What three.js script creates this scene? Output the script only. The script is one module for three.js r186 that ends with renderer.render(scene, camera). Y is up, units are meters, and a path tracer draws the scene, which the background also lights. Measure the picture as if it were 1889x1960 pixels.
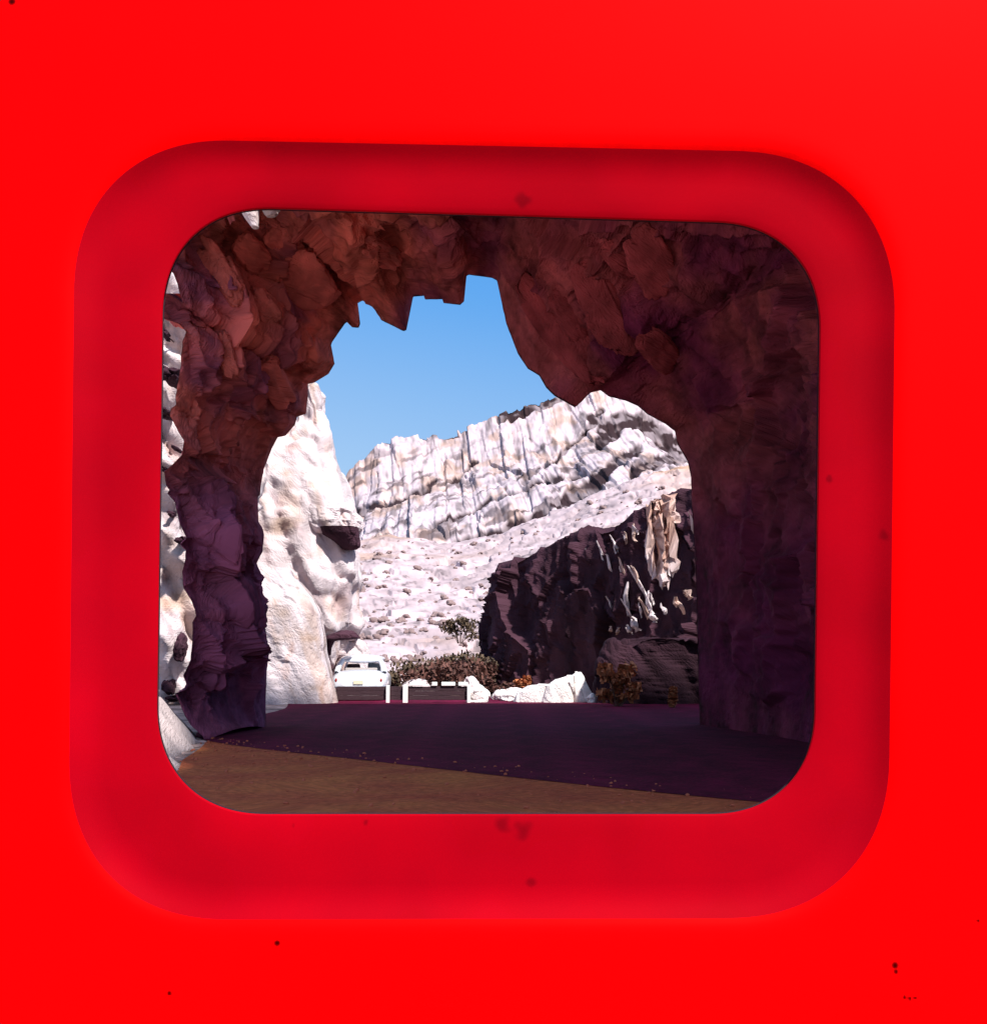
import * as THREE from 'three';
import { mergeGeometries, mergeVertices, toCreasedNormals } from 'three/addons/utils/BufferGeometryUtils.js';
import { RoundedBoxGeometry } from 'three/addons/geometries/RoundedBoxGeometry.js';

// ------------------------------------------------------------------ camera, sky, sun, exposure
const scene = new THREE.Scene();
const F = 2366, HORIZON = 1260, EYE = 1.5;                     // lens, in pixels of a 1889 x 1960 picture
const pitch = Math.atan((HORIZON - 980) / F);
const camera = new THREE.PerspectiveCamera(2 * Math.atan(980 / F) * 180 / Math.PI, 986 / 1024, 0.1, 6000);
camera.position.set(0, EYE, 0);
camera.rotation.set(pitch, 0, 0);
scene.add(camera);

const SUN = new THREE.Vector3(0.369, 0.766, 0.525).normalize();
{ // clear desert sky: deep blue above, pale towards the horizon
  const W = 256, H = 128, d = new Float32Array(W * H * 4);
  const clampS = x => Math.min(1, Math.max(-1, x)), zen = [0.085, 0.17, 0.34], mid = [0.046, 0.185, 0.43], low = [0.205, 0.315, 0.455];
  for (let j = 0; j < H; j++) for (let i = 0; i < W; i++) {
    const el = Math.sin((j + 0.5) / H * Math.PI - Math.PI / 2), k = (j * W + i) * 4;
    const ph = ((i + 0.5) / W - 0.5) * 6.28318, ce = Math.sqrt(1 - el * el), ang = Math.acos(clampS(Math.cos(ph) * ce * SUN.x + el * SUN.y + Math.sin(ph) * ce * SUN.z)), glow = Math.exp(-ang / 0.42);
    const e = Math.max(0, el), a = Math.min(1, Math.max(0, (e - 0.10) / 0.19 + 0.8 * Math.cos(ph) * ce)), b = Math.min(1, Math.max(0, (e - 0.30) / 0.55));
    for (let c = 0; c < 3; c++) d[k + c] = el < -0.02 ? [0.22, 0.20, 0.19][c] : (low[c] + (mid[c] - low[c]) * a) * (1 - b) + zen[c] * b + [1.0, 0.95, 0.88][c] * glow * 0.9;
    d[k + 3] = 1;
  }
  const t = new THREE.DataTexture(d, W, H, THREE.RGBAFormat, THREE.FloatType);
  t.mapping = THREE.EquirectangularReflectionMapping; t.magFilter = t.minFilter = THREE.LinearFilter; t.needsUpdate = true;
  scene.background = t; scene.environment = t;
}
const sun = new THREE.DirectionalLight(new THREE.Color().setRGB(1, 0.955, 0.9), 4.2);
sun.position.copy(SUN).multiplyScalar(150).add(new THREE.Vector3(0, 0, -40));
sun.target.position.set(0, 0, -40); scene.add(sun, sun.target);
sun.castShadow = true; sun.shadow.mapSize.set(4096, 4096); sun.shadow.radius = 5;
Object.assign(sun.shadow.camera, { left: -80, right: 80, top: 80, bottom: -80, near: 1, far: 600 });

const renderer = new THREE.WebGLRenderer({ antialias: true });
renderer.setSize(986, 1024);
renderer.toneMapping = THREE.LinearToneMapping;
renderer.toneMappingExposure = 2.0;
renderer.shadowMap.enabled = true; renderer.shadowMap.type = THREE.PCFSoftShadowMap;

// ------------------------------------------------------------------ helpers
const V3 = (x, y, z) => new THREE.Vector3(x, y, z);
const lerp = (a, b, t) => a + (b - a) * t, clamp = (x, a = 0, b = 1) => Math.min(b, Math.max(a, x));
const sst = (a, b, x) => { const t = clamp((x - a) / (b - a)); return t * t * (3 - 2 * t); };
function rng(seed) { let s = seed >>> 0; return () => { s = (s + 0x6D2B79F5) >>> 0; let t = Math.imul(s ^ s >>> 15, 1 | s); t = t + Math.imul(t ^ t >>> 7, 61 | t) ^ t; return ((t ^ t >>> 14) >>> 0) / 4294967296; }; }
// a sight line of the photograph met with the upright plane z = -d
const cP = Math.cos(pitch), sP = Math.sin(pitch);
function P(px, py, d) {
  const x = (px - 944.5) / F, y = -(py - 980) / F, yy = y * cP + sP, zz = y * sP - cP;
  const t = d / -zz; return V3(x * t, EYE + yy * t, -d);
}
const hsh = (x, y, z, s) => { let h = Math.imul(x, 374761393) ^ Math.imul(y, 668265263) ^ Math.imul(z, 2147483647 - 1274126177) ^ Math.imul(s + 1, 1442695041); h = Math.imul(h ^ h >>> 13, 1274126177); h = Math.imul(h ^ h >>> 16, 2246822519); return ((h ^ h >>> 14) >>> 0) / 4294967296; };
function noise(x, y, z, s = 0) {
  const i = Math.floor(x), j = Math.floor(y), k = Math.floor(z); let a = x - i, b = y - j, c = z - k;
  a = a * a * (3 - 2 * a); b = b * b * (3 - 2 * b); c = c * c * (3 - 2 * c);
  const h = (p, q, r) => hsh(i + p, j + q, k + r, s);
  return lerp(lerp(lerp(h(0, 0, 0), h(1, 0, 0), a), lerp(h(0, 1, 0), h(1, 1, 0), a), b), lerp(lerp(h(0, 0, 1), h(1, 0, 1), a), lerp(h(0, 1, 1), h(1, 1, 1), a), b), c) * 2 - 1;
}
const fbm = (x, y, z, o = 4, s = 0) => { let v = 0, a = 0.5; for (let i = 0; i < o; i++) { v += a * noise(x, y, z, s + i * 7); x *= 2.03; y *= 2.03; z *= 2.03; a *= 0.5; } return v; };
// broken rock: every cell a tilted plane, joints between cells cut in
function facet(x, y, z, s = 0, tilt = 0.8, joint = 0.55) {
  const i = Math.floor(x), j = Math.floor(y), k = Math.floor(z); let f1 = 9, f2 = 9, bi = 0, bj = 0, bk = 0, bx = 0, by = 0, bz = 0;
  for (let a = -1; a < 2; a++) for (let b = -1; b < 2; b++) for (let c = -1; c < 2; c++) {
    const ci = i + a, cj = j + b, ck = k + c, fx = ci + hsh(ci, cj, ck, s), fy = cj + hsh(ci, cj, ck, s + 1), fz = ck + hsh(ci, cj, ck, s + 2);
    const d = (fx - x) ** 2 + (fy - y) ** 2 + (fz - z) ** 2;
    if (d < f1) { f2 = f1; f1 = d; bi = ci; bj = cj; bk = ck; bx = fx; by = fy; bz = fz; } else if (d < f2) f2 = d;
  }
  const h = q => hsh(bi, bj, bk, s + q) * 2 - 1, e = Math.sqrt(f2) - Math.sqrt(f1);
  return h(3) * 0.6 + tilt * (h(4) * (x - bx) + h(5) * (y - by) + h(6) * (z - bz)) - joint * Math.exp(-e * 14);
}
const names = {};
const numbered = n => { const k = names[n] = (names[n] ?? -1) + 1; return k ? n + '_' + String(k).padStart(3, '0') : n; };
function tag(o, label, category, group) { if (label) o.userData.label = label; if (category) o.userData.category = category; if (group) o.userData.group = group; return o; }
function mesh(name, geo, mat, parent = scene) {
  const m = new THREE.Mesh(geo, mat); m.name = parent === scene ? numbered(name) : name; m.castShadow = m.receiveShadow = true; parent.add(m); return m;
}
const struct = (name, geo, mat) => { const m = mesh(name, geo, mat); m.userData.kind = 'structure'; return m; };
function thing(name, label, category, pos = [0, 0, 0], turn = 0, group) { const g = new THREE.Group(); g.name = numbered(name); g.position.set(...pos); g.rotation.y = turn; scene.add(g); return tag(g, label, category, group); }
// a sheet of points (rows of equal length) as geometry; closed joins the last column to the first
function sheet(rows, { closed = false, flip = false, uvs = 1 } = {}) {
  const n = rows[0].length, m = rows.length, pos = new Float32Array(n * m * 3), uv = new Float32Array(n * m * 2), idx = [];
  rows.forEach((r, j) => { let L = 0; r.forEach((p, i) => { const k = j * n + i; pos[k * 3] = p.x; pos[k * 3 + 1] = p.y; pos[k * 3 + 2] = p.z; if (i) L += p.distanceTo(r[i - 1]); uv[k * 2] = L * uvs; uv[k * 2 + 1] = (p.y + p.z * 0.6) * uvs; }); });
  for (let j = 0; j < m - 1; j++) for (let i = 0; i < (closed ? n : n - 1); i++) {
    const a = j * n + i, b = j * n + (i + 1) % n, c = a + n, d = b + n;
    flip ? idx.push(a, c, b, b, c, d) : idx.push(a, b, c, b, d, c);
  }
  const g = new THREE.BufferGeometry();
  g.setAttribute('position', new THREE.BufferAttribute(pos, 3)); g.setAttribute('uv', new THREE.BufferAttribute(uv, 2)); g.setIndex(idx); g.computeVertexNormals();
  return g;
}
// push vertices along their normals, then paint them; fn(p, n, k) -> metres, col(p, n, k, push) -> [r, g, b]
function rough(g, fn, col) {
  const p = g.attributes.position, n = g.attributes.normal, c = new Float32Array(p.count * 3), a = V3(), b = V3(), pushes = new Float32Array(p.count);
  for (let k = 0; k < p.count; k++) { a.fromBufferAttribute(p, k); b.fromBufferAttribute(n, k); const d = fn(a, b, k); pushes[k] = d; if (col) { const q = col(a, b, k, d); c[k * 3] = q[0]; c[k * 3 + 1] = q[1]; c[k * 3 + 2] = q[2]; } a.addScaledVector(b, d); p.setXYZ(k, a.x, a.y, a.z); }
  if (col) g.setAttribute('color', new THREE.BufferAttribute(c, 3));
  g.computeVertexNormals(); return g;
}
function soften(g, n, { closed = false, iters = 1, keep = () => 0 } = {}) {
  const p = g.attributes.position, m = p.count / n; let a = p.array;
  for (let t = 0; t < iters; t++) { const b = a.slice(); for (let j = 0; j < m; j++) for (let i = 0; i < n; i++) {
    const k = j * n + i, w = 0.5 * (1 - keep(i, j)); if (!w || j === 0 || j === m - 1 || (!closed && (i === 0 || i === n - 1))) continue;
    const q = [j * n + (i + 1) % n, j * n + (i + n - 1) % n, k + n, k - n]; for (let c = 0; c < 3; c++) b[k * 3 + c] = lerp(a[k * 3 + c], (a[q[0] * 3 + c] + a[q[1] * 3 + c] + a[q[2] * 3 + c] + a[q[3] * 3 + c]) / 4, w * 1.4);
  } a.set(b); }
  g.computeVertexNormals(); return g;
}
const mixc = (a, b, t) => [lerp(a[0], b[0], t), lerp(a[1], b[1], t), lerp(a[2], b[2], t)];
function along(pts, n, last = false) {                           // n points evenly along a polyline of arrays
  const L = [0]; for (let i = 1; i < pts.length; i++) L.push(L[i - 1] + Math.hypot(...pts[i].map((v, c) => v - pts[i - 1][c])));
  const out = []; for (let k = 0, i = 1; k < n; k++) { const s = L.at(-1) * k / (last ? n - 1 : n); while (i < pts.length - 1 && L[i] < s) i++; const t = clamp((s - L[i - 1]) / (L[i] - L[i - 1] || 1)); out.push(pts[i].map((v, c) => lerp(pts[i - 1][c], v, t))); }
  return out;
}
function tile(size, fn, srgb = false) {                          // tiling grey or colour texture
  const d = new Uint8Array(size * size * 4);
  for (let j = 0; j < size; j++) for (let i = 0; i < size; i++) { const v = fn(i / size, j / size), k = (j * size + i) * 4, c = typeof v === 'number' ? [v, v, v] : v; for (let q = 0; q < 3; q++) d[k + q] = clamp(c[q]) * 255; d[k + 3] = 255; }
  const t = new THREE.DataTexture(d, size, size); t.wrapS = t.wrapT = THREE.RepeatWrapping; t.magFilter = THREE.LinearFilter; t.minFilter = THREE.LinearMipmapLinearFilter; t.generateMipmaps = true; if (srgb) t.colorSpace = THREE.SRGBColorSpace; t.needsUpdate = true; return t;
}
const wrapn = (u, v, f, o, s) => { const a = u * 6.28318, b = v * 6.28318, r = f / 6.28318; return fbm(Math.cos(a) * r + 9, Math.sin(a) * r + Math.cos(b) * r * 0.7 + 5, Math.sin(b) * r + 3, o, s); };
const grain = tile(512, (u, v) => 0.5 + 0.9 * wrapn(u, v, 24, 5, 3));

const M = {};
const rockMat = (o = {}) => new THREE.MeshPhysicalMaterial({ vertexColors: true, roughness: 0.95, specularIntensity: 0.15, bumpMap: grain, bumpScale: 0.02, side: THREE.DoubleSide, ...o });
M.cave = rockMat({ bumpScale: 0.03 }); M.pale = rockMat({ bumpScale: 0.022 }); M.far = rockMat({ bumpMap: null });
const std = (r, g, b, o = {}) => new THREE.MeshStandardMaterial({ color: new THREE.Color().setRGB(r, g, b), roughness: 0.8, ...o });

// colours of the rock; the last one has shade put into it
const PALE = [0.54, 0.46, 0.475], TAN = [0.40, 0.27, 0.19], RUST = [0.26, 0.12, 0.07], SHADEROCK = [0.046, 0.020, 0.030];
const paleCol = (p, n, k, d) => {
  const s = fbm(p.x * 0.5, p.y * 0.9, p.z * 0.5, 4, 31), t = fbm(p.x * 2.1, p.y * 1.1, p.z * 2.1, 3, 41);
  let c = mixc(PALE, TAN, sst(0.10, 0.45, s) * 0.7); c = mixc(c, RUST, sst(0.22, 0.5, t) * 0.5); const st = fbm(p.x * 2.2 + p.y * 0.9, p.y * 0.35 - p.x * 0.3, p.z * 1.5, 4, 45); c = mixc(c, [0.40, 0.25, 0.17], sst(0.14, 0.4, st) * 0.42); c = mixc(c, [0.30, 0.20, 0.21], sst(0.2, 0.42, fbm(p.x * 1.4 + p.y * 0.5, p.y * 0.8, p.z * 1.4, 4, 46)) * 0.5); const v = 1 + 0.55 * t; return c.map(x => x * v);
};
const caveCol = (p) => {                                          // maroon rock, rusty high up on the open side
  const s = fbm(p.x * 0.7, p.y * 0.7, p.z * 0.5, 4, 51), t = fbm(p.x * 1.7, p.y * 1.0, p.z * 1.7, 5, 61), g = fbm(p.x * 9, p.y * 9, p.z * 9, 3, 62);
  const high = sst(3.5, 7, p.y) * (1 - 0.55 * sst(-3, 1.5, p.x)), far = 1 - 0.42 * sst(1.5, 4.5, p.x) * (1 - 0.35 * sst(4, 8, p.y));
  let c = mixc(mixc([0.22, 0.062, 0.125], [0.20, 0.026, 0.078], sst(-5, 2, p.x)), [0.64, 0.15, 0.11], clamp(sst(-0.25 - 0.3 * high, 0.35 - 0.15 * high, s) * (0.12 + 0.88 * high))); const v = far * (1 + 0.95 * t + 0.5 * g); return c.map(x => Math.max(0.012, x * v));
};

// ------------------------------------------------------------------ ground, road, bank
const groundMap = tile(512, (u, v) => { const a = wrapn(u, v, 6, 4, 11), b = wrapn(u, v, 40, 4, 12); const k = 0.85 + 0.5 * a + 0.4 * b; return [0.70 * k, 0.60 * k, 0.57 * k]; }, true);
{
  const g = new THREE.PlaneGeometry(6000, 6000); g.rotateX(-Math.PI / 2); const uv = g.attributes.uv; for (let i = 0; i < uv.count; i++) uv.setXY(i, uv.getX(i) * 1500, uv.getY(i) * 1500);
  struct('ground', g, new THREE.MeshPhysicalMaterial({ specularIntensity: 0.1, map: groundMap, bumpMap: grain, bumpScale: 0.02, roughness: 1 }));
}
function flat(pts, y, uvs = 0.5) {
  const sh = new THREE.Shape(pts.map(p => new THREE.Vector2(p[0], -p[1]))); const g = new THREE.ShapeGeometry(sh); g.rotateX(-Math.PI / 2); g.translate(0, y, 0);
  const p = g.attributes.position, uv = g.attributes.uv; for (let i = 0; i < p.count; i++) uv.setXY(i, p.getX(i) * uvs, p.getZ(i) * uvs); return g;
}
const halfLitMap = tile(512, (u, v) => { const a = wrapn(u, v, 5, 4, 14), b = wrapn(u, v, 90, 5, 15), k = 0.9 + 0.12 * a + 0.22 * b; return [0.74 * k, (0.41 + 0.08 * a) * k, 0.26 * k]; }, true);
struct('half_lit_strip', flat([[-4.2, -11], [-4.25, -17], [-4.6, -18.6], [-4.9, -21], [-5.5, -24.6], [-5.2, -24], [-1.2, -18.2], [3, -13.3], [6, -11.4], [6, -11]], 0.006, 0.22), new THREE.MeshPhysicalMaterial({ specularIntensity: 0.1, map: halfLitMap, bumpMap: grain, bumpScale: 0.02, roughness: 1 }));  // strip of floor in half light, the light put into its brown colour
{ // loose stones on the brown strip
  const R = rng(15), st = new THREE.IcosahedronGeometry(1, 1), m = new THREE.InstancedMesh(rough(mergeVertices(st), a => 0.25 * noise(a.x * 2, a.y * 2, a.z * 2, 8)), new THREE.MeshPhysicalMaterial({ color: new THREE.Color().setRGB(0.42, 0.12, 0.07), roughness: 1, specularIntensity: 0.1 }), 700), o = new THREE.Object3D();
  for (let k = 0; k < 700; k++) { const t = R(), u = R(), z = lerp(-11.2, -23.6, t), x1 = lerp(6, -5.2, t), x0 = lerp(-4.1, -5.3, t), q = 0.005 + 0.02 * R() ** 4; o.position.set(lerp(x0, x1, u), 0.006 + q * 0.3, z); o.rotation.set(R() * 6, R() * 6, 0); o.scale.set(q * 1.3, q * 0.8, q); o.updateMatrix(); m.setMatrixAt(k, o.matrix); }
  m.name = 'gravel'; m.userData = { kind: 'stuff', label: 'loose brown gravel scattered over the near roadside', category: 'gravel' }; scene.add(m);
}
const roadMap = tile(512, (u, v) => { const k = 0.9 + 0.35 * wrapn(u, v, 5, 3, 21) + 0.35 * wrapn(u, v, 90, 2, 22); return [0.385 * k, 0.08 * k, 0.20 * k]; }, true);
{ // the road sweeps in from the right, runs under the arch and bends away to the left
  const left = new THREE.CatmullRomCurve3([[34, 0, -4.5], [14, 0, -7.5], [5.5, 0, -11.2], [2.75, 0, -13.2], [-1.4, 0, -17.9], [-5.55, 0, -23.6], [-6.2, 0, -30], [-6.3, 0, -38], [-8.2, 0, -46], [-16, 0, -58], [-34, 0, -70]].map(a => V3(...a)));
  const right = new THREE.CatmullRomCurve3([[34, 0, -10], [18, 0, -13], [13, 0, -17], [11, 0, -22], [10.5, 0, -29], [10, 0, -36], [6.5, 0, -42], [1.5, 0, -46], [-3.6, 0, -51], [-12, 0, -64], [-32, 0, -78]].map(a => V3(...a)));  // right edge widened so dark asphalt takes the place of shade
  const pts = [...left.getSpacedPoints(90), ...right.getSpacedPoints(90).reverse()].map(p => [p.x, p.z]);
  struct('road', flat(pts, 0.012, 0.4), new THREE.MeshPhysicalMaterial({ specularIntensity: 0.12, map: roadMap, bumpMap: grain, bumpScale: 0.006, roughness: 0.95 }));
}
{ // pale sunlit earth bank beside the road, on the open left side
  const rows = []; const a = V3(-3.5, 0, -12.5), b = V3(-5.62, 0, -24.2);
  for (let j = 0; j <= 90; j++) { const r = [], s = j / 90; for (let i = 0; i <= 70; i++) {
    const t = (i / 70) ** 1.6 * 9, x = lerp(a.x, b.x, s) - t + 0.16 * fbm(s * 14, 2, 1, 3, 71) - 0.03, z = lerp(a.z, b.z, s);
    const near = sst(0.2, 0.75, s); let y = (t < 0.7 ? t * 1.15 : 0.8 + (t - 0.7) * 0.28) * (0.12 + 0.88 * near) + 0.16 * fbm(x * 1.3, z * 1.3, 2, 4, 72) * Math.min(1, t * 2); if (i === 0) y = -0.05;
    r.push(V3(x, y, z));
  } rows.push(r); }
  const g = rough(sheet(rows, { flip: true }), () => 0, p => { const v = 1 + 0.3 * fbm(p.x * 2, p.y * 2, p.z * 2, 4, 73); return [0.42 * v, 0.35 * v, 0.35 * v]; });
  struct('bank', g, M.pale);
}

// ------------------------------------------------------------------ far mountain and near hill
function slopeSheet(ridge, foot, nu, nv, depthAt, shape, relief, col) {
  const rr = along(ridge, nu, true), ff = along(foot, nu, true), rows = [];
  for (let j = 0; j <= nv; j++) { const t = j / nv, r = []; for (let i = 0; i < nu; i++) { const py = lerp(ff[i][1], rr[i][1], shape(t, i / (nu - 1))), px = lerp(ff[i][0], rr[i][0], t); r.push(P(px, py, depthAt(t, i / (nu - 1)))); } rows.push(r); }
  for (let j = 1; j <= 14; j++) rows.push(rows[nv].map(p => V3(p.x * (1 + j * 0.02), p.y - j * j * 0.35, p.z - j * 9)));   // the far side falls away
  return rough(sheet(rows), relief, col);
}
const segd = (x, y, pts) => { let b = 1e9; for (let i = 1; i < pts.length; i++) { const [ax, ay] = pts[i - 1], [bx, by] = pts[i], t = clamp(((x - ax) * (bx - ax) + (y - ay) * (by - ay)) / ((bx - ax) ** 2 + (by - ay) ** 2)); b = Math.min(b, Math.hypot(x - ax - t * (bx - ax), y - ay - t * (by - ay))); } return b; };
{
  // dark bands that cross the mountain, as metres (x, y) on its face
  const D = 300, W = q => q.map(([a, b]) => { const p = P(a, b, D); return [p.x, p.y]; });
  const bands = [
    [W([[688, 985], [722, 970], [777, 947], [832, 925]]), 0.7], [W([[828, 1010], [902, 970], [973, 946], [1028, 923], [1118, 900]]), 0.6],
    [W([[862, 1052], [934, 1021], [996, 997], [1051, 970], [1102, 939], [1145, 915], [1168, 896], [1219, 863]]), 1.35], [W([[1000, 920], [1060, 880], [1110, 835], [1145, 800]]), 0.6],
    [W([[960, 800], [1010, 780], [1066, 764]]), 1.3], [W([[1160, 818], [1195, 806], [1236, 812]]), 2.3], [W([[1130, 800], [1150, 782]]), 0.9], [W([[1246, 820], [1290, 848], [1316, 862]]), 1.9], [W([[1216, 905], [1250, 890], [1300, 876]]), 1.3], [W([[866, 925], [890, 895], [905, 880]]), 0.5], [W([[1176, 830], [1150, 850]]), 1.4],
  ];
  const ridge = [[560, 1010], [640, 940], [668, 905], [700, 882], [722, 848], [770, 838], [830, 834], [850, 838], [900, 816], [960, 790], [1010, 772], [1062, 758], [1090, 772], [1110, 757], [1150, 745], [1215, 760], [1300, 815], [1420, 850], [1600, 905]];
  const foot = [[560, 1235], [700, 1180], [900, 1120], [1100, 1060], [1300, 1000], [1600, 960]];
  const bandAt = p => { const k = D / -p.z, x = p.x * k, y = EYE + (p.y - EYE) * k; let v = 0; for (const [b, w] of bands) { const d = segd(x + 0.5 * noise(x * 0.5, y * 0.5, 0, 83), y + 0.6 * noise(x * 0.6, y * 0.6, 4, 84), b); v = Math.max(v, 1 - sst(w * 0.95, w * 1.3, d)); } return v; };
  const g = slopeSheet(ridge, foot, 520, 220, (t, u) => lerp(215, 330, t * 0.55 + 0.45 * sst(0.35, 0.75, t) ) , t => t, p => {
    const flute = facet(p.x * 0.20 + p.y * 0.05, p.y * 0.035, p.z * 0.006, 81, 1.0, 0.15) * 0.85 + facet(p.x * 0.46 + p.y * 0.06, p.y * 0.035, p.z * 0.006, 91, 0.9, 0.4) * 0.5 + facet(p.x * 1.1, p.y * 0.16, p.z * 0.05, 92, 1.0, 0.4) * 0.12;
    return flute + 1.2 * fbm(p.x * 0.12, p.y * 0.12, p.z * 0.12, 3, 82) - bandAt(p) * 0.7;
  }, (p) => { const b = bandAt(p), s = fbm(p.x * 0.25, p.y * 0.25, p.z * 0.1, 4, 85), v = 1 + 0.5 * fbm(p.x * 0.9, p.y * 0.4, p.z * 0.3, 3, 86); const c = mixc([0.44, 0.355, 0.38], [0.38, 0.265, 0.235], sst(0.0, 0.4, s)), st = 1 - 0.6 * sst(0.05, 0.45, fbm(p.x * 0.75 + p.y * 0.1, p.y * 0.11, p.z * 0.1, 3, 87)); return mixc(c.map(x => x * v * st), [0.030, 0.017, 0.019], Math.max(Math.min(1, b * (0.6 + 0.4 * sst(-0.4, 0.1, noise(p.x * 0.5, p.y * 0.7, 2, 89)))), 0.7 * sst(0.18, 0.4, fbm(p.x * 0.10 + p.y * 0.16, p.y * 0.5 - p.x * 0.28, 3, 3, 88)) * (1 - sst(50, 66, p.y)))); });
  struct('mountain', g, M.far);
}
{
  const ridge = [[560, 1060], [690, 1034], [740, 1024], [800, 1030], [860, 1040], [950, 1026], [1040, 988], [1130, 945], [1200, 920], [1325, 885], [1450, 850], [1650, 830]];
  const foot = [[470, 1290], [690, 1282], [900, 1280], [1100, 1278], [1300, 1276], [1650, 1276]];
  const g = slopeSheet(ridge, foot, 420, 180, t => lerp(72, 170, t), t => t, p => 0.9 * fbm(p.x * 0.08, p.y * 0.08, p.z * 0.08, 3, 95) + 0.35 * facet(p.x * 0.3, p.y * 0.3, p.z * 0.2, 96, 1, 0.3) + 0.13 * facet(p.x * 0.8, p.y * 0.8, p.z * 0.5, 97, 1, 0.5),
    p => { const s = fbm(p.x * 0.06, p.y * 0.15, p.z * 0.05, 3, 98) + 0.012 * (p.x - 8), v = (1 + 0.7 * fbm(p.x * 0.6, p.y * 0.6, p.z * 0.4, 4, 99)) * (1 - 0.55 * sst(0.22, 0.42, fbm(p.x * 0.9, p.y * 1.6, p.z * 0.5, 3, 100))); return mixc([0.375, 0.29, 0.305], [0.36, 0.22, 0.15], sst(-0.05, 0.4, s)).map(x => x * v); });
  const hill = struct('hill', g, M.far);
  // dry scrub dotted over the hill
  const R = rng(5), pos = g.attributes.position, list = [];
  const bush = mergeGeometries([0, 1, 2].map(i => { const q = new THREE.IcosahedronGeometry(0.5, 1); q.scale(1, 0.8, 1); q.translate(i * 0.45 - 0.45, 0.2 + (i % 2) * 0.25, (i % 2) * 0.3); return rough(mergeVertices(q), a => 0.34 * noise(a.x * 7, a.y * 7, a.z * 7 + i, 7)); }));
  const m = new THREE.InstancedMesh(bush, std(0.2, 0.135, 0.13, { roughness: 1 }), 900), o = new THREE.Object3D();
  for (let k = 0; k < 1900; k++) { const i = Math.floor(R() * 420 * 175); o.position.fromBufferAttribute(pos, i); o.rotation.y = R() * 6; const s = 0.18 + 0.45 * R() ** 2.5; o.scale.set(s, s, s); o.updateMatrix(); m.setMatrixAt(k, o.matrix); }
  m.name = 'hillside_scrub'; m.userData = { kind: 'stuff', label: 'dry brown scrub dotted over the pale hillside', category: 'scrub' }; m.castShadow = true; scene.add(m);
}

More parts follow.
